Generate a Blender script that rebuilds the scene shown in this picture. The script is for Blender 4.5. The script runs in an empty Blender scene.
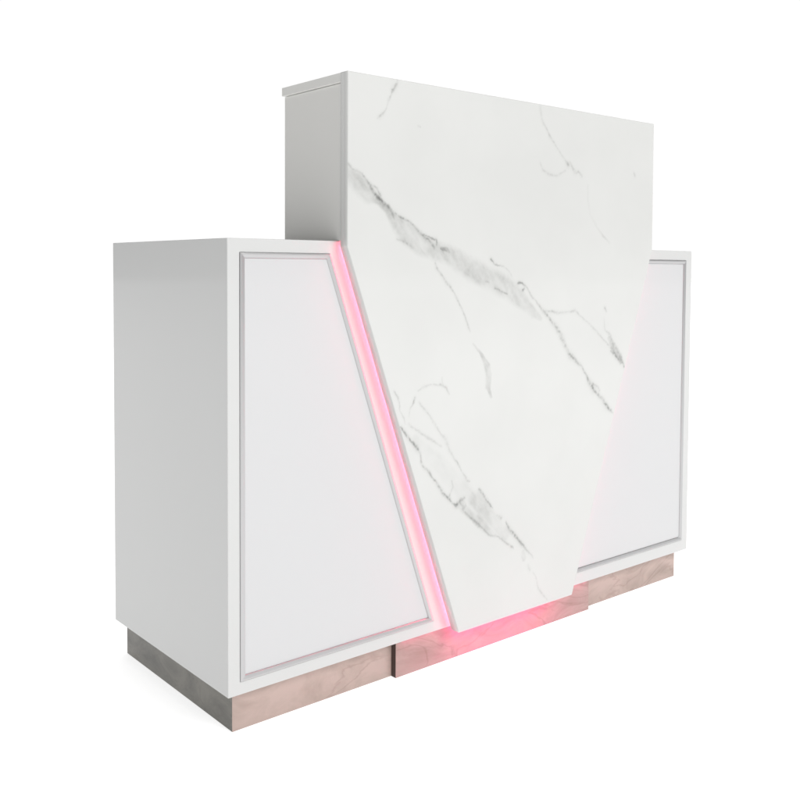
import bpy, bmesh, math
import numpy as np
from mathutils import Matrix, Vector

scene = bpy.context.scene

# ------------------------------------------------------------------ camera
cam_data = bpy.data.cameras.new('camera')
cam = bpy.data.objects.new('camera', cam_data)
scene.collection.objects.link(cam)
RIGHT = Vector((0.76671741, -0.6419651, 0.00502226))
UP = Vector((0.02150665, 0.03350307, 0.99920719))
FWD = Vector((0.64162441, 0.76600153, -0.0394939))
m = Matrix((RIGHT, UP, -FWD)).transposed().to_4x4()
m.translation = Vector((-0.80524, -1.42252, 0.82700))
cam.matrix_world = m
cam_data.sensor_width = 36.0
cam_data.lens = 938.562 / 800.0 * 36.0
cam_data.shift_y = -(400.0 - 306.782) / 800.0
cam_data.clip_start = 0.05
cam_data.clip_end = 500.0
scene.camera = cam

# ------------------------------------------------------------------ studio light
scene.view_settings.view_transform = 'Standard'
scene.view_settings.look = 'None'
scene.view_settings.exposure = 0.0
scene.view_settings.gamma = 1.0

SWEEP = 1.02      # the bright white sweep behind the desk
ZENITH = 1.3      # overhead diffusion
DIM = 0.17        # the darker rest of the studio

world = bpy.data.worlds.new('World')
scene.world = world
world.use_nodes = True
nt = world.node_tree
for n in list(nt.nodes):
    nt.nodes.remove(n)
N = nt.nodes.new
L = nt.links.new
out = N('ShaderNodeOutputWorld')
bg = N('ShaderNodeBackground')
tc = N('ShaderNodeTexCoord')
dot = N('ShaderNodeVectorMath'); dot.operation = 'DOT_PRODUCT'
dot.inputs[1].default_value = Vector((0.75, 0.66, 0.0)).normalized()
mr = N('ShaderNodeMapRange'); mr.interpolation_type = 'SMOOTHSTEP'
mr.inputs['From Min'].default_value = 0.38
mr.inputs['From Max'].default_value = 0.62
mr.inputs['To Min'].default_value = DIM
mr.inputs['To Max'].default_value = SWEEP
sep = N('ShaderNodeSeparateXYZ')
mz = N('ShaderNodeMapRange'); mz.interpolation_type = 'SMOOTHSTEP'
mz.inputs['From Min'].default_value = 0.82
mz.inputs['From Max'].default_value = 0.92
mz.inputs['To Min'].default_value = 0.0
mz.inputs['To Max'].default_value = 1.0
mix = N('ShaderNodeMix'); mix.data_type = 'FLOAT'
mix.inputs[3].default_value = ZENITH
L(tc.outputs['Generated'], dot.inputs[0])
L(dot.outputs['Value'], mr.inputs['Value'])
L(tc.outputs['Generated'], sep.inputs[0])
L(sep.outputs['Z'], mz.inputs['Value'])
L(mz.outputs['Result'], mix.inputs[0])
L(mr.outputs['Result'], mix.inputs[2])
L(mix.outputs[0], bg.inputs['Strength'])
bg.inputs['Color'].default_value = (1.0, 1.0, 0.995, 1.0)
L(bg.outputs[0], out.inputs[0])


def area_lamp(name, loc, target, size, power, color=(1, 1, 1)):
    d = bpy.data.lights.new(name, 'AREA')
    d.shape = 'RECTANGLE'
    d.size, d.size_y = size
    d.energy = power
    d.color = color
    o = bpy.data.objects.new(name, d)
    scene.collection.objects.link(o)
    o.location = loc
    o.rotation_euler = (Vector(target) - Vector(loc)).to_track_quat('-Z', 'Y').to_euler()
    return o


# one softbox, high in front of the desk and a little to its right
area_lamp('softbox', (1.5, -9.5, 7.2), (0.7, 0.0, 0.55), (4.2, 4.2), 630, (1.0, 0.995, 0.985))


# ------------------------------------------------------------------ helpers
def principled(name, color=(.8, .8, .8), rough=.4, metal=0.0, coat=0.0, spec=0.5):
    mt = bpy.data.materials.new(name)
    mt.use_nodes = True
    b = mt.node_tree.nodes['Principled BSDF']
    b.inputs['Base Color'].default_value = (*color, 1)
    b.inputs['Roughness'].default_value = rough
    b.inputs['Metallic'].default_value = metal
    b.inputs['Coat Weight'].default_value = coat
    b.inputs['Coat Roughness'].default_value = 0.06
    b.inputs['Specular IOR Level'].default_value = spec
    return mt, mt.node_tree, b


def make_lacquer(name, color, rough=.32, coat=.6):
    mt, t, b = principled(name, color, rough, 0, coat)
    tcn = t.nodes.new('ShaderNodeTexCoord')
    n = t.nodes.new('ShaderNodeTexNoise')
    n.inputs['Scale'].default_value = 260
    n.inputs['Detail'].default_value = 2
    big = t.nodes.new('ShaderNodeTexNoise')
    big.inputs['Scale'].default_value = 5
    add = t.nodes.new('ShaderNodeMath'); add.operation = 'MULTIPLY_ADD'
    add.inputs[1].default_value = 14.0
    bp = t.nodes.new('ShaderNodeBump')
    bp.inputs['Strength'].default_value = 0.05
    bp.inputs['Distance'].default_value = 0.0006
    t.links.new(tcn.outputs['Object'], n.inputs['Vector'])
    t.links.new(tcn.outputs['Object'], big.inputs['Vector'])
    t.links.new(big.outputs['Fac'], add.inputs[0])
    t.links.new(n.outputs['Fac'], add.inputs[2])
    t.links.new(add.outputs[0], bp.inputs['Height'])
    t.links.new(bp.outputs['Normal'], b.inputs['Normal'])
    return mt


def make_slab_marble():
    mt, t, b = principled('white_veined_marble', rough=.22, coat=.3)
    at = t.nodes.new('ShaderNodeAttribute'); at.attribute_name = 'vein'
    ramp = t.nodes.new('ShaderNodeValToRGB')
    e = ramp.color_ramp.elements
    e[0].position = 0.0; e[0].color = (0.775, 0.78, 0.765, 1)
    e[1].position = 1.0; e[1].color = (0.16, 0.162, 0.155, 1)
    k = e.new(0.32); k.color = (0.61, 0.615, 0.60, 1)
    tcn = t.nodes.new('ShaderNodeTexCoord')
    n = t.nodes.new('ShaderNodeTexNoise')
    n.inputs['Scale'].default_value = 4.5
    n.inputs['Detail'].default_value = 5
    r2 = t.nodes.new('ShaderNodeValToRGB')
    r2.color_ramp.elements[0].position = .35
    r2.color_ramp.elements[0].color = (0.965, 0.965, 0.965, 1)
    r2.color_ramp.elements[1].position = .65
    r2.color_ramp.elements[1].color = (1, 1, 1, 1)
    mx = t.nodes.new('ShaderNodeMix'); mx.data_type = 'RGBA'; mx.blend_type = 'MULTIPLY'
    mx.inputs[0].default_value = 1
    t.links.new(at.outputs['Fac'], ramp.inputs[0])
    t.links.new(tcn.outputs['Object'], n.inputs['Vector'])
    t.links.new(n.outputs['Fac'], r2.inputs[0])
    t.links.new(ramp.outputs[0], mx.inputs[6])
    t.links.new(r2.outputs[0], mx.inputs[7])
    t.links.new(mx.outputs[2], b.inputs['Base Color'])
    return mt


def make_plinth_marble(name, dark, light, seed):
    mt, t, b = principled(name, rough=.2, coat=.15, spec=.4)
    tcn = t.nodes.new('ShaderNodeTexCoord')
    mp = t.nodes.new('ShaderNodeMapping')
    mp.inputs['Location'].default_value = (seed, seed * .37, seed * .7)
    mp.inputs['Rotation'].default_value = (0.3, 0.45, 0.2)
    mp.inputs['Scale'].default_value = (1.0, 1.0, 2.2)
    n = t.nodes.new('ShaderNodeTexNoise')
    n.inputs['Scale'].default_value = 7
    n.inputs['Detail'].default_value = 8
    n.inputs['Roughness'].default_value = .62
    n.inputs['Distortion'].default_value = 1.1
    r = t.nodes.new('ShaderNodeValToRGB')
    r.color_ramp.elements[0].position = .34; r.color_ramp.elements[0].color = (*dark, 1)
    r.color_ramp.elements[1].position = .62; r.color_ramp.elements[1].color = (*light, 1)
    # thin veins: narrow band around the mid value of a distorted noise
    v = t.nodes.new('ShaderNodeTexNoise')
    v.inputs['Scale'].default_value = 3.2
    v.inputs['Detail'].default_value = 5
    v.inputs['Distortion'].default_value = 1.6
    rv = t.nodes.new('ShaderNodeValToRGB')
    c = rv.color_ramp.elements
    c[0].position = .478; c[0].color = (1, 1, 1, 1)
    c[1].position = .522; c[1].color = (1, 1, 1, 1)
    k = c.new(.5); k.color = (.66, .60, .58, 1)
    mx = t.nodes.new('ShaderNodeMix'); mx.data_type = 'RGBA'; mx.blend_type = 'MULTIPLY'
    mx.inputs[0].default_value = .4
    t.links.new(tcn.outputs['Object'], mp.inputs[0])
    t.links.new(mp.outputs[0], n.inputs['Vector'])
    t.links.new(mp.outputs[0], v.inputs['Vector'])
    t.links.new(n.outputs['Fac'], r.inputs[0])
    t.links.new(v.outputs['Fac'], rv.inputs[0])
    t.links.new(r.outputs[0], mx.inputs[6])
    t.links.new(rv.outputs[0], mx.inputs[7])
    t.links.new(mx.outputs[2], b.inputs['Base Color'])
    return mt


LACQUER = make_lacquer('white_gloss_lacquer', (0.735, 0.74, 0.735), .3, .3)
LACQUER_PANEL = make_lacquer('white_satin_lacquer', (0.725, 0.73, 0.74), .36, .3)
CREAM = make_lacquer('off_white_laminate', (0.85, 0.845, 0.82), .4, .1)
SLAB = make_slab_marble()
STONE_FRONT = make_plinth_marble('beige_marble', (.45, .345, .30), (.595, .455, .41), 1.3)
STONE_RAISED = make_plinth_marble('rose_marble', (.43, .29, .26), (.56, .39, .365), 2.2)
SHADE_EDGE, _t, _b = principled('painted_gap_shade', (.07, .045, .04), .7)  # near-black colour paints gap shade onto the raised plinth's ends
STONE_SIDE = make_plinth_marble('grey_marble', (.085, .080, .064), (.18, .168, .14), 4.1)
STEEL, _t, _b = principled('brushed_steel', (.60, .60, .605), .40, 1.0)
TAPE, _t, _b = principled('pink_tape', (.85, .35, .55), .5)
LED, _t, _b = principled('led_glow', (.9, .3, .55), .5)
_b.inputs['Emission Color'].default_value = (1.0, 0.14, 0.245, 1)
LED_POWER = 27.0
_b.inputs['Emission Strength'].default_value = LED_POWER
LED_FILL, _t, _b = principled('led_glow_fill', (.9, .3, .55), .5)
_b.inputs['Emission Color'].default_value = (1.0, 0.05, 0.32, 1)
_b.inputs['Emission Strength'].default_value = 9.0
LED_DOWN, _t, _b = principled('led_glow_underside', (.9, .3, .55), .5)
_b.inputs['Emission Color'].default_value = (1.0, 0.03, 0.36, 1)
_b.inputs['Emission Strength'].default_value = 75.0
# white floor with an added glow that washes out the contact shadows
FLOOR, _t, _b = principled('glowing_white_floor', (.5, .5, .5), .7, 0, 0, .1)
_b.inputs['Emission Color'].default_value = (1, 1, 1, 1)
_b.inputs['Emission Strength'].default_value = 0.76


def new_obj(name, mesh, mats, parent=None):
    o = bpy.data.objects.new(name, mesh)
    scene.collection.objects.link(o)
    for mm in (mats if isinstance(mats, (list, tuple)) else [mats]):
        mesh.materials.append(mm)
    if parent is not None:
        o.parent = parent
    return o


def from_data(name, verts, faces, mats, parent=None, bevel=0.0, idx=None, smooth=False):
    me = bpy.data.meshes.new(name)
    me.from_pydata([tuple(v) for v in verts], [], faces)
    bm = bmesh.new(); bm.from_mesh(me)
    bmesh.ops.recalc_face_normals(bm, faces=bm.faces)
    bm.to_mesh(me); bm.free()
    o = new_obj(name, me, mats, parent)
    if idx:
        for i, p in enumerate(me.polygons):
            p.material_index = idx[i]
    if bevel:
        b = o.modifiers.new('bevel', 'BEVEL')
        b.width = bevel; b.segments = 3; b.limit_method = 'ANGLE'
        b.angle_limit = math.radians(35); b.harden_normals = True
        for p in me.polygons:
            p.use_smooth = True
    return o


def box(x0, x1, y0, y1, z0, z1, off=0):
    v = [(x, y, z) for x in (x0, x1) for y in (y0, y1) for z in (z0, z1)]
    f = [(0, 1, 3, 2), (4, 6, 7, 5), (0, 4, 5, 1), (2, 3, 7, 6), (0, 2, 6, 4), (1, 5, 7, 3)]
    return v, [tuple(i + off for i in q) for q in f]


def inset(poly, d):
    """Inset a counter-clockwise (x, z) polygon by d."""
    n = len(poly); res = []
    for i in range(n):
        p0 = Vector(poly[i - 1]); p1 = Vector(poly[i]); p2 = Vector(poly[(i + 1) % n])
        a = (p1 - p0).normalized(); b = (p2 - p1).normalized()
        na = Vector((-a.y, a.x)); nb = Vector((-b.y, b.x))
        k = (na + nb) / (1 + na.dot(nb))
        res.append(tuple(p1 + k * d))
    return res


# ------------------------------------------------------------------ setting
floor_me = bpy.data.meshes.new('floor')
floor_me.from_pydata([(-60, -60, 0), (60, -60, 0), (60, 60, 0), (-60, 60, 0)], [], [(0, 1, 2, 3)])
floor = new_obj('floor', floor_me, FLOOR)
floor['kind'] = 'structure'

# ------------------------------------------------------------------ the desk
W, D, Z0, Z1 = 1.400, 0.4794, 0.0779, 0.8802
desk = bpy.data.objects.new('reception_desk', None)
scene.collection.objects.link(desk)
desk['label'] = 'white reception desk with veined marble front slab, pink glowing edge and marble plinth'
desk['category'] = 'reception desk'

# cabinet: a box whose front has two sunk fields
LEFT_Q = [(.0243, .1005), (.4815, .1005), (.2165, .8560), (.0243, .8560)]
RIGHT_Q = [(.858, .1065), (1.3745, .1065), (1.3745, .8555), (1.128, .8555)]
verts, faces = [], []


def add(vs, fs):
    o = len(verts)
    verts.extend(vs)
    faces.extend([tuple(i + o for i in f) for f in fs])


SUNK = 0.006
XM = 0.78
outer = [[(0, Z0), (XM, Z0), (XM, Z1), (0, Z1)], [(XM, Z0), (W, Z0), (W, Z1), (XM, Z1)]]
for oq, iq in zip(outer, (LEFT_Q, RIGHT_Q)):
    vs = [(x, 0, z) for x, z in oq] + [(x, 0, z) for x, z in iq] + [(x, SUNK, z) for x, z in iq]
    fs = []
    for i in range(4):
        j = (i + 1) % 4
        fs.append((i, j, 4 + j, 4 + i))
        fs.append((4 + i, 4 + j, 8 + j, 8 + i))
    fs.append((8, 9, 10, 11))
    add(vs, fs)
b8 = [(0, D, Z0), (XM, D, Z0), (W, D, Z0), (W, D, Z1), (XM, D, Z1), (0, D, Z1)]
f6 = [(0, 0, Z0), (XM, 0, Z0), (W, 0, Z0), (W, 0, Z1), (XM, 0, Z1), (0, 0, Z1)]
add(b8 + f6, [(0, 1, 2, 3, 4, 5)] + [(i, (i + 1) % 6, 6 + (i + 1) % 6, 6 + i) for i in range(6)])
me = bpy.data.meshes.new('cabinet')
me.from_pydata(verts, [], faces)
bm = bmesh.new(); bm.from_mesh(me)
bmesh.ops.remove_doubles(bm, verts=bm.verts, dist=1e-5)
bmesh.ops.recalc_face_normals(bm, faces=bm.faces)
bm.to_mesh(me); bm.free()
cab = new_obj('cabinet', me, LACQUER, desk)
bv = cab.modifiers.new('bevel', 'BEVEL')
bv.width = .0014; bv.segments = 3; bv.limit_method = 'ANGLE'; bv.angle_limit = math.radians(35)
bv.harden_normals = True
for p in me.polygons:
    p.use_smooth = True

PROFILE = [(0.0002, .0058), (.0002, -.0004), (.0012, -.0016), (.0024, -.0021), (.0040, -.0020), (.0092, -.0010), (.0105, .0008), (.0105, .0058)]
for q, gloss in ((LEFT_Q, 0), (RIGHT_Q, 0)):
    pq = inset(q, .0107)
    v = [(x, .0014, z) for x, z in pq] + [(x, .0058, z) for x, z in pq]
    panel = from_data('front_panel', v, [(0, 1, 2, 3), (7, 6, 5, 4)] + [(i, 4 + i, 4 + (i + 1) % 4, (i + 1) % 4) for i in range(4)], LACQUER_PANEL, desk)
    vv, ff = [], []
    for d, y in PROFILE:
        vv += [(x, y, z) for x, z in inset(q, d)]
    n = len(PROFILE)
    for k in range(n):
        k2 = (k + 1) % n
        for i in range(4):
            j = (i + 1) % 4
            ff.append((k * 4 + i, k * 4 + j, k2 * 4 + j, k2 * 4 + i))
    from_data('trim', vv, ff, STEEL, panel)

# ---- plinth
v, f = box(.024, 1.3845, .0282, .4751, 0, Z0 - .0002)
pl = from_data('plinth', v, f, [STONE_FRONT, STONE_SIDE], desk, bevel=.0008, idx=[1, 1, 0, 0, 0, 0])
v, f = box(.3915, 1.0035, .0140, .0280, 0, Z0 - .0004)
from_data('raised_plinth', v, f, [STONE_RAISED, SHADE_EDGE], desk, bevel=.0006, idx=[1, 1, 0, 0, 0, 0])

# ---- marble slab
SY, ST = -0.0353, 0.0223
KL, KR, SB, STOP = .8705, .8800, .0762, 1.1897
XL, XR, BL, BR = .2298, 1.1724, .5205, .8807


def x_left(z):
    return np.where(z > KL, XL, BL + (XL - BL) * (z - SB) / (KL - SB))


def x_right(z):
    return np.where(z > KR, XR, BR + (XR - BR) * (z - SB) / (KR - SB))


VEINS = [
    ('S', [(230.8, 1001.8, 18.4, 0.25), (253.9, 985, 20.7, 0.3), (277.4, 969.7, 21, 0.33), (301.4, 957.9, 10.6, 0.45), (325.8, 938.3, 8.6, 0.5), (343.2, 918.1, 15.2, 0.35), (368.4, 899.8, 24.3, 0.3), (407, 879.4, 24.8, 0.28), (441.3, 866.3, 20.7, 0.35), (479.2, 859, 21.1, 0.38), (515.4, 843.2, 23.9, 0.3), (558.2, 825.1, 26.8, 0.3), (602.3, 808.4, 25, 0.26), (647.8, 793.5, 28.1, 0.3), (694.8, 765, 20.9, 0.25), (736.8, 735.9, 13.3, 0.22), (759.9, 722, 8.1, 0.15)]),
    ('L', [(230.7, 1021.8, 2, 0.6), (239.9, 1013.4, 2.1, 0.4), (263.2, 1004, 2.1, 0.5), (277.4, 988.3, 2.3, 0.7), (291.7, 970.5, 3.2, 0.9), (301.3, 963.5, 4.3, 1), (318.4, 951.2, 3.4, 0.7), (335.6, 936.9, 3.5, 0.6), (340.7, 925.7, 2.2, 0.4)]),
    ('L', [(284.5, 985, 1.7, 0.5), (298.9, 980.3, 1.9, 0.6), (308.6, 967.7, 1.9, 0.6)]),
    ('L', [(343.1, 935.3, 2.2, 0.8), (358.1, 928.3, 2.6, 0.9), (381, 919.5, 2.2, 0.8), (401.6, 904.7, 2.2, 0.6), (417.4, 891.4, 2.7, 0.8), (433.2, 882, 2.3, 0.7), (444, 870.3, 2.3, 0.5)]),
    ('L', [(417.3, 897.3, 1.8, 0.6), (435.8, 889.9, 2.3, 0.8), (449.2, 886.3, 2.5, 0.95), (452, 876.4, 1.8, 0.7)]),
    ('L', [(348.4, 885.8, 1.7, 0.35), (373.6, 878.7, 1.8, 0.45), (389, 869.3, 1.6, 0.3)]),
    ('L', [(446.9, 842.6, 1.4, 0.4), (452.4, 830.7, 2.3, 0.6), (468.7, 812.8, 1.9, 0.5), (482.5, 798.7, 2.4, 0.75), (499.2, 782.4, 1.9, 0.45), (510.6, 763.9, 1.9, 0.5), (522, 747.4, 1.7, 0.45), (533.5, 728.6, 1.9, 0.45), (542.3, 705.7, 2.2, 0.5), (545.2, 699.4, 1.2, 0.3)]),
    ('L', [(604.8, 850.3, 2.5, 0.9), (613.8, 842, 2.5, 0.7), (625.9, 835.8, 2, 0.6), (641.1, 835.9, 1.5, 0.3), (656.5, 827.5, 1.5, 0.25), (669, 814.7, 1.5, 0.2)]),
    ('L', [(590.5, 804.3, 2, 0.5), (599.5, 800.1, 1.5, 0.4)]),
    ('L', [(617.5, 789.5, 2.5, 0.8), (632.7, 783, 2, 0.6), (654.1, 776.4, 2, 0.6)]),
    ('S', [(465.5, 870.7, 4.7, 0.4), (479.1, 869, 4.7, 0.5), (484.6, 863.1, 4.7, 0.3)]),
    ('L', [(688, 799.6, 2.9, 0.9), (700.6, 799.6, 2.6, 0.9), (716.7, 788.6, 2.1, 0.5), (729.7, 773.2, 2.7, 0.5), (746.2, 759.8, 2.1, 0.4), (769.5, 737.3, 3.3, 0.7), (793.1, 718.8, 3.6, 0.7), (817.2, 697.9, 4.2, 0.7), (834.7, 674.6, 5.3, 0.55), (852.5, 646.5, 4.5, 0.5), (866.8, 632, 5.1, 0.95), (884.7, 619.5, 3.7, 0.7), (906.5, 604.3, 2.9, 0.6), (921.3, 584.8, 2.9, 0.7), (932.6, 567.6, 4.7, 1), (951.4, 547.4, 5.3, 1), (962.7, 537, 3, 0.8), (985.6, 520.9, 3.9, 0.9), (1001.1, 502.8, 4.5, 0.95), (1016.7, 491.8, 3, 0.9), (1024.5, 486.3, 1.8, 0.5)]),
    ('L', [(704, 784.4, 3.1, 0.9), (707.1, 786.5, 2.6, 0.7)]),
    ('L', [(947.4, 561.8, 2.4, 0.6), (966.1, 553.3, 2.4, 0.5), (970.1, 543.6, 3, 0.5)]),
    ('L', [(776.1, 737.1, 2.2, 0.35), (803, 734.2, 2.8, 0.55), (826.8, 731.3, 2.5, 0.45), (854.4, 732.9, 2.3, 0.35), (879, 734.6, 2.8, 0.45), (904.2, 720.1, 2, 0.3), (937.2, 698.2, 2, 0.3), (967.2, 678.3, 2.4, 0.45), (990.1, 660.8, 2.1, 0.35), (1017.2, 640.5, 3, 0.45), (1037, 617.8, 2.5, 0.4)]),
    ('L', [(988.4, 739, 3, 0.6), (992.3, 731.8, 2.4, 0.4)]),
    ('L', [(985.1, 715.5, 1.5, 0.2), (989.5, 686.9, 2.1, 0.35), (1004.9, 679.2, 3, 0.55), (1016.8, 659.6, 4.5, 0.5), (1032.7, 637.3, 6.1, 0.45), (1048.6, 619.6, 6.2, 0.5), (1060.8, 604.3, 3.1, 0.75), (1064.9, 594.4, 2.5, 0.8)]),
    ('L', [(1013.5, 635.9, 3, 0.75), (1037, 617.8, 3.1, 0.6), (1052.9, 604.8, 3.1, 0.7)]),
    ('S', [(1005.1, 667.3, 6, 0.3), (1028.8, 639.9, 12.2, 0.4), (1048.7, 617.1, 9.2, 0.4)]),
    ('S', [(554.2, 674.2, 2.4, 0.2), (574.7, 656.5, 3.5, 0.4), (586.6, 641.2, 6.2, 0.35), (595.7, 626, 8.8, 0.36), (601.9, 604.5, 9.5, 0.24), (599.2, 583.6, 9.5, 0.2), (602.3, 574.9, 5, 0.3), (608.4, 559.6, 3.8, 0.2)]),
    ('L', [(360.8, 521.7, 2.2, 0.9), (371.1, 508.9, 2.7, 1), (386.6, 491.4, 2.7, 0.85), (402.3, 475.7, 3.4, 1), (410.2, 464.8, 2.1, 0.6), (413, 448.5, 2.1, 0.6), (421, 433.5, 2.1, 0.65), (434.4, 423.7, 2.8, 0.75), (445.3, 410.1, 2.1, 0.7), (456.2, 396.4, 2.4, 0.85), (472.8, 375.6, 2.6, 0.85), (489.5, 360.8, 2.9, 0.95), (497.9, 351.2, 1.9, 0.6), (509.2, 343.2, 3.1, 1), (514.9, 346.5, 2.4, 0.7)]),
    ('L', [(342.7, 593.4, 1.8, 0.35), (352.8, 580.9, 2.2, 0.55), (355.4, 567.1, 1.6, 0.3), (358.1, 551.3, 1.3, 0.3), (368.3, 538.6, 1.6, 0.35), (373.5, 526.3, 1.1, 0.2)]),
    ('L', [(404.1, 588.5, 1.6, 0.25), (419.7, 595.2, 1.8, 0.35), (435.6, 598, 1.4, 0.25), (451.7, 596.8, 1.9, 0.35), (465.3, 595.8, 2.3, 0.55), (479, 588.6, 2.4, 0.45), (487.4, 575.8, 1.4, 0.25)]),
    ('L', [(467.9, 609.7, 1.4, 0.2), (470.7, 597.4, 1.4, 0.3)]),
    ('L', [(396.3, 575.3, 2.3, 0.7), (393.8, 567.6, 1.8, 0.6), (383.6, 552.8, 1.8, 0.2), (381.1, 539.3, 1.4, 0.2)]),
    ('L', [(406.8, 566.5, 1.8, 0.35), (428.1, 544.7, 2.3, 0.38), (447, 522.8, 1.9, 0.35), (463.4, 498.9, 2.1, 0.38), (480, 482.8, 4.7, 0.3), (485.7, 467.9, 3.6, 0.25), (502.6, 443.2, 1.9, 0.35), (514, 429.4, 2.2, 0.7), (522.6, 415.9, 1.7, 0.35), (540, 392.7, 2.9, 0.5), (548.7, 389.4, 1.7, 0.3)]),
    ('L', [(381.2, 525.5, 1.8, 0.35), (399.4, 511.8, 1.8, 0.35), (423.2, 497.2, 2.3, 0.45), (447.3, 482.5, 2.3, 0.45), (466.4, 472.2, 1.7, 0.25)]),
    ('L', [(497.5, 396.6, 1.7, 0.4), (500.4, 383.8, 1.4, 0.3), (492.2, 370.7, 1.9, 0.45), (489.5, 360.8, 1.9, 0.5)]),
    ('L', [(509.2, 345.3, 3.1, 0.7), (520.5, 351.9, 3.9, 0.5), (531.8, 356.3, 2.7, 0.8)]),
    ('S', [(523.3, 351.4, 7.3, 0.4), (532, 339.6, 7.3, 0.5)]),
    ('S', [(397, 492.2, 13.6, 0.08), (423.4, 465.2, 18.5, 0.08), (464, 433.9, 21.2, 0.08), (505.9, 393.4, 21.7, 0.08), (549.1, 353.7, 22.2, 0.12)]),
    ('S', [(517.7, 341.9, 9.7, 0.25), (537.8, 328.2, 9.8, 0.33), (555.3, 314.9, 9.9, 0.33), (578.9, 296.1, 12.5, 0.33), (603, 274.9, 10.2, 0.27), (624.3, 260.3, 5.1, 0.25)]),
    ('S', [(566.6, 344.7, 22.4, 0.25), (596.5, 316.6, 22.8, 0.26), (617.8, 293.8, 15.3, 0.2), (655, 257, 15.6, 0.15)]),
    ('L', [(526.3, 334.3, 2, 0.35), (549.5, 313.7, 2.2, 0.45), (579, 289.7, 2.5, 0.45), (606.1, 265.8, 2, 0.35), (633.5, 256.5, 2.1, 0.45), (655.3, 241.7, 2.1, 0.5), (677.3, 226.7, 2.6, 0.65), (683.7, 223.3, 1.3, 0.3)]),
    ('L', [(575.1, 368.7, 2.5, 0.6), (590.1, 351.6, 2.5, 0.85), (611.4, 327, 2.3, 0.8), (617.5, 321.7, 1.3, 0.4)]),
    ('L', [(629.8, 304.7, 2.6, 0.3), (642.2, 296.1, 3.9, 0.45)]),
    ('L', [(657.8, 284.8, 2.1, 0.55), (664.2, 272.8, 3.9, 1), (673.7, 262.4, 3.4, 1), (696.1, 240.8, 2.9, 1), (705.8, 230.2, 3.7, 1), (718.9, 216.6, 3.2, 0.65), (735.4, 200.1, 2.2, 0.35), (745.4, 189.2, 1.6, 0.2)]),
    ('S', [(712.6, 208.9, 5.4, 0.25), (716, 195, 8.1, 0.25)]),
    ('L', [(729.3, 174.5, 2.7, 0.35), (735.9, 164.2, 2.7, 0.35)]),
    ('L', [(745.9, 157.7, 1.6, 0.15), (756, 144.3, 1.6, 0.2), (763, 118, 2.2, 0.32), (780, 98.4, 2.2, 0.32), (793.8, 83.9, 1.7, 0.25)]),
    ('L', [(348.9, 1188.2, 1.7, 0.25), (346.5, 1180.4, 2.6, 0.45), (336.7, 1167.8, 2.8, 0.95), (331.8, 1157.8, 1.7, 0.25), (327, 1147.8, 2.1, 0.55), (322.2, 1136, 1.3, 0.15), (319.8, 1128.2, 1.7, 0.3), (312.6, 1121.8, 2.1, 0.45), (303, 1113.3, 2.5, 0.5), (298.2, 1109, 1.3, 0.25)]),
    ('S', [(400.1, 1106.3, 2.7, 0.25), (405.3, 1104.9, 2.2, 0.2)]),
    ('L', [(752.3, 1185.4, 3.4, 0.2), (759.3, 1155.8, 2.7, 0.25), (776.1, 1135.7, 2.4, 0.35), (786.3, 1121.4, 2.4, 0.45), (813.5, 1097.4, 1.9, 0.3), (837.8, 1074.9, 2.2, 0.35), (848.3, 1064.5, 4.2, 0.75)]),
    ('L', [(754.3, 1064, 1.9, 0.2), (764.4, 1047.3, 2.4, 0.35), (784.3, 1039.9, 2.7, 0.45), (811.2, 1037.4, 2.2, 0.25), (838.2, 1050.4, 2.2, 0.3)]),
    ('L', [(855.1, 1069.5, 2, 0.4), (872.9, 1050.6, 3.7, 0.4), (887, 1051.6, 2.8, 0.4), (897.8, 1043.2, 2.6, 0.4)]),
    ('S', [(919.7, 1024.1, 4.3, 0.1), (920.4, 989.7, 4.3, 0.1), (928.3, 955.5, 4.3, 0.1), (973.4, 910.6, 3.5, 0.2), (1003.9, 892.6, 3, 0.15)]),
    ('L', [(1093.3, 1063.7, 2.5, 0.3), (1097.5, 1056.7, 3.1, 0.4)]),
]

rng = np.random.RandomState(7)
_tab = rng.rand(256, 256)


def vnoise(x, z):
    xi = np.floor(x).astype(int); zi = np.floor(z).astype(int)
    fx = x - xi; fz = z - zi
    fx = fx * fx * (3 - 2 * fx); fz = fz * fz * (3 - 2 * fz)
    g = lambda a, b: _tab[a & 255, b & 255]
    return (g(xi, zi) * (1 - fx) + g(xi + 1, zi) * fx) * (1 - fz) + (g(xi, zi + 1) * (1 - fx) + g(xi + 1, zi + 1) * fx) * fz - .5


def fbm(x, z, s, o=4):
    r = 0; a = 1
    for k in range(o):
        r = r + a * vnoise(x * s + 31.7 * k, z * s + 17.3 * k); s *= 2.05; a *= .55
    return r


NX, NZ, CH = 620, 730, .0011
zs = np.unique(np.concatenate([np.linspace(SB + CH, STOP - CH, NZ), [KL, KR]]))
nz = len(zs)
tt = np.linspace(0, 1, NX)
xl = x_left(zs) + CH; xr = x_right(zs) - CH
GX = xl[:, None] + (xr - xl)[:, None] * tt[None, :]
GZ = np.repeat(zs[:, None], NX, 1)
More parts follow.
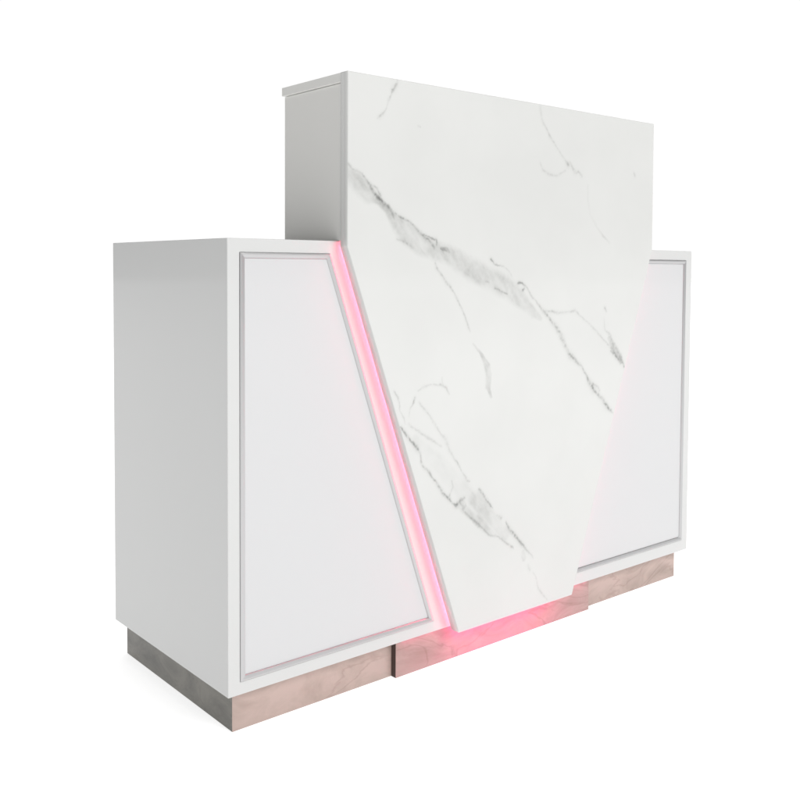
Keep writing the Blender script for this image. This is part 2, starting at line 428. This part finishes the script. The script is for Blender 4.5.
# vein strength per vertex (the pattern of this stone)
wx = GX * 1000 + 2.2 * fbm(GX, GZ, 70) + 1.1 * fbm(GX + 9, GZ, 260, 3)
wz = GZ * 1000 + 2.2 * fbm(GX, GZ + 5, 70) + 1.1 * fbm(GX, GZ + 9, 260, 3)
patch = np.clip(.95 + .7 * fbm(GX + 3, GZ + 3, 60), .35, 1.5)
streak = np.clip(.85 + .8 * fbm((GX + GZ) * .35, (GX - GZ * .2) * .2, 150), .3, 1.6)
spotty = np.clip(.95 + 1.3 * fbm(GX + 1, GZ + 7, 190, 3), .3, 1.45)
vein = np.zeros_like(GX)
for kind, pts in VEINS:
    layer = np.zeros_like(GX)
    for (x0, z0, w0, a0), (x1, z1, w1, a1) in zip(pts[:-1], pts[1:]):
        pad = 3.2 * max(w0, w1) + 6
        r0 = np.searchsorted(zs * 1000, min(z0, z1) - pad); r1 = np.searchsorted(zs * 1000, max(z0, z1) + pad)
        if r1 <= r0:
            continue
        sx = wx[r0:r1]; sz = wz[r0:r1]
        cols = np.where((sx.max(0) > min(x0, x1) - pad) & (sx.min(0) < max(x0, x1) + pad))[0]
        if len(cols) == 0:
            continue
        c0, c1 = cols[0], cols[-1] + 1
        sx = sx[:, c0:c1]; sz = sz[:, c0:c1]
        dx, dz = x1 - x0, z1 - z0
        t = np.clip(((sx - x0) * dx + (sz - z0) * dz) / (dx * dx + dz * dz + 1e-9), 0, 1)
        d = np.hypot(sx - x0 - t * dx, sz - z0 - t * dz)
        w = w0 + (w1 - w0) * t; a = a0 + (a1 - a0) * t
        if kind == 'S':
            s = .85 * a * np.clip((w * 1.15 - d) / (w * .55), 0, 1) ** 1.3 * patch[r0:r1, c0:c1] * streak[r0:r1, c0:c1]
        else:
            s = a * (.48 * np.exp(-(d / (w * .98)) ** 2) * spotty[r0:r1, c0:c1] + .13 * np.exp(-(d / (w * 2.2)) ** 2))
        layer[r0:r1, c0:c1] = np.maximum(layer[r0:r1, c0:c1], s)
    vein = vein + layer * (1 - vein * .6)
vein = np.clip(vein, 0, 1)

front = np.stack([GX.ravel(), np.full(GX.size, SY), GZ.ravel()], 1)
ii = (np.arange(nz - 1)[:, None] * NX + np.arange(NX - 1)[None, :]).ravel()
quads = np.stack([ii, ii + 1, ii + NX + 1, ii + NX], 1)
# rim loop, counter-clockwise seen from the front
loop = list(range(NX)) + [r * NX + NX - 1 for r in range(1, nz)] + [(nz - 1) * NX + c for c in range(NX - 2, -1, -1)] + [r * NX for r in range(nz - 2, 0, -1)]
loop = np.array(loop); nl = len(loop)
P = front[loop].copy()
ring = P.copy(); ring[:, 1] = SY + CH
eps = 1e-6
ring[np.abs(P[:, 2] - zs[0]) < eps, 2] = SB
ring[np.abs(P[:, 2] - zs[-1]) < eps, 2] = STOP
isl = np.zeros(nl, bool); isl[nl - (nz - 2):] = True; isl[0] = True; isl[NX + nz - 1 + NX - 2] = True
isr = np.zeros(nl, bool); isr[NX - 1:NX + nz - 1] = True
ring[isl, 0] = x_left(ring[isl, 2]); ring[isr, 0] = x_right(ring[isr, 2])
back = ring.copy(); back[:, 1] = SY + ST
nf = len(front)
allv = np.concatenate([front, ring, back])
a = np.arange(nl); b = (a + 1) % nl
rim1 = np.stack([loop[b], loop[a], nf + a, nf + b], 1)
rim2 = np.stack([nf + b, nf + a, nf + nl + a, nf + nl + b], 1)
q = np.concatenate([quads, rim1, rim2])
me = bpy.data.meshes.new('marble_slab')
me.vertices.add(len(allv)); me.vertices.foreach_set('co', allv.astype(np.float32).ravel())
nloops = len(q) * 4 + nl
me.loops.add(nloops)
me.loops.foreach_set('vertex_index', np.concatenate([q.ravel(), (nf + nl + a[::-1])]).astype(np.int32))
me.polygons.add(len(q) + 1)
me.polygons.foreach_set('loop_start', np.concatenate([np.arange(len(q)) * 4, [len(q) * 4]]).astype(np.int32))
me.update(calc_edges=True); me.validate()
at = me.attributes.new('vein', 'FLOAT', 'POINT')
at.data.foreach_set('value', np.concatenate([vein.ravel(), np.zeros(2 * nl)]).astype(np.float32))
new_obj('marble_slab', me, SLAB, desk)

# ---- spacer that holds the slab off the cabinet
SLAB_POLY = [(BL, SB), (BR, SB), (XR, KR), (XR, KR + .001), (XL, KR + .001), (XL, KL)]
quad = [(BL, SB), (BR, SB), (XR - .0036, .8700), (XL, KL)]
G = .0175
sp = inset(quad, G)


def along(a, b, z):
    return (a[0] + (b[0] - a[0]) * (z - a[1]) / (b[1] - a[1]), z)


sp = [along(sp[0], sp[3], SB + .008), along(sp[1], sp[2], SB + .008), along(sp[1], sp[2], .8770), along(sp[0], sp[3], .8770)]
y0, y1 = SY + ST + .0002, -.0002
v = [(x, y0, z) for x, z in sp] + [(x, y1, z) for x, z in sp]
from_data('slab_spacer', v, [(0, 1, 2, 3), (7, 6, 5, 4)] + [(i, 4 + i, 4 + (i + 1) % 4, (i + 1) % 4) for i in range(4)], LACQUER, desk)


def led_strip(path, side, w=.008, glow=None, yc=y0 + .0046, th=.0012, ch=.0013):
    """A tape standing on edge along an (x, z) path; chips face to the given side."""
    vs, fs, ix = [], [], []
    ya, yb = yc - w / 2, yc + w / 2
    for (ax, az), (bx, bz) in zip(path[:-1], path[1:]):
        d = Vector((bx - ax, bz - az)); ln = d.length; d.normalize()
        nn = Vector((-d.y, d.x)) * side

        def quadbox(s0, s1, n0, n1, p, r, mat):
            o = len(vs)
            for s in (s0, s1):
                for nv in (n0, n1):
                    for yy in (p, r):
                        c = Vector((ax, az)) + d * s + nn * nv
                        vs.append((c.x, yy, c.y))
            fs.extend([tuple(k + o for k in t) for t in ((0, 1, 3, 2), (4, 6, 7, 5), (0, 4, 5, 1), (2, 3, 7, 6), (0, 2, 6, 4), (1, 5, 7, 3))])
            ix.extend([mat] * 6)
        quadbox(0, ln, .0003, th, ya, yb, 0)
        k = max(1, int(ln / .0145))
        st = ln / k
        for i in range(k):
            c = st * (i + .5)
            quadbox(c - .0035, c + .0035, th + .0001, th + ch, yc - .0028, yc + .0028, 1)
    return from_data('led_strip', vs, fs, [TAPE, glow or LED], desk, idx=ix)


# left edge: the first centimetres peek out beside the slab, then the tape hides behind it
pl0 = sp[3]; pl1 = sp[0]
led_strip([(pl1[0], pl1[1]), (pl0[0], pl0[1])], 1)
led_strip([(sp[1][0], sp[1][1]), (sp[2][0], sp[2][1])], -1)
led_strip([(sp[0][0] + .004, sp[0][1]), (sp[1][0] - .004, sp[1][1])], -1, glow=LED_DOWN)

led_strip([(.405, Z0), (.990, Z0)], -1, glow=LED_FILL, w=.006, yc=.0080, th=.0005, ch=.0004)  # added unseen strip under the cabinet, widens the pink glow on the plinth

# ---- raised screen behind the upper slab
v, f = box(.2355, 1.1690, SY + ST + .0012, .1835, Z1 + .0004, 1.1715)
from_data('screen', v, f, CREAM, desk, bevel=.0006)
v, f = box(.2300, 1.1722, SY + ST + .0003, .1860, 1.1727, 1.1896)
from_data('cap_board', v, f, CREAM, desk, bevel=.0008)

# ------------------------------------------------------------------ render
scene.render.engine = 'CYCLES'
scene.cycles.max_bounces = 10
scene.cycles.diffuse_bounces = 6
scene.cycles.sample_clamp_indirect = 8.0
scene.render.resolution_x = 1024
scene.render.resolution_y = 1024
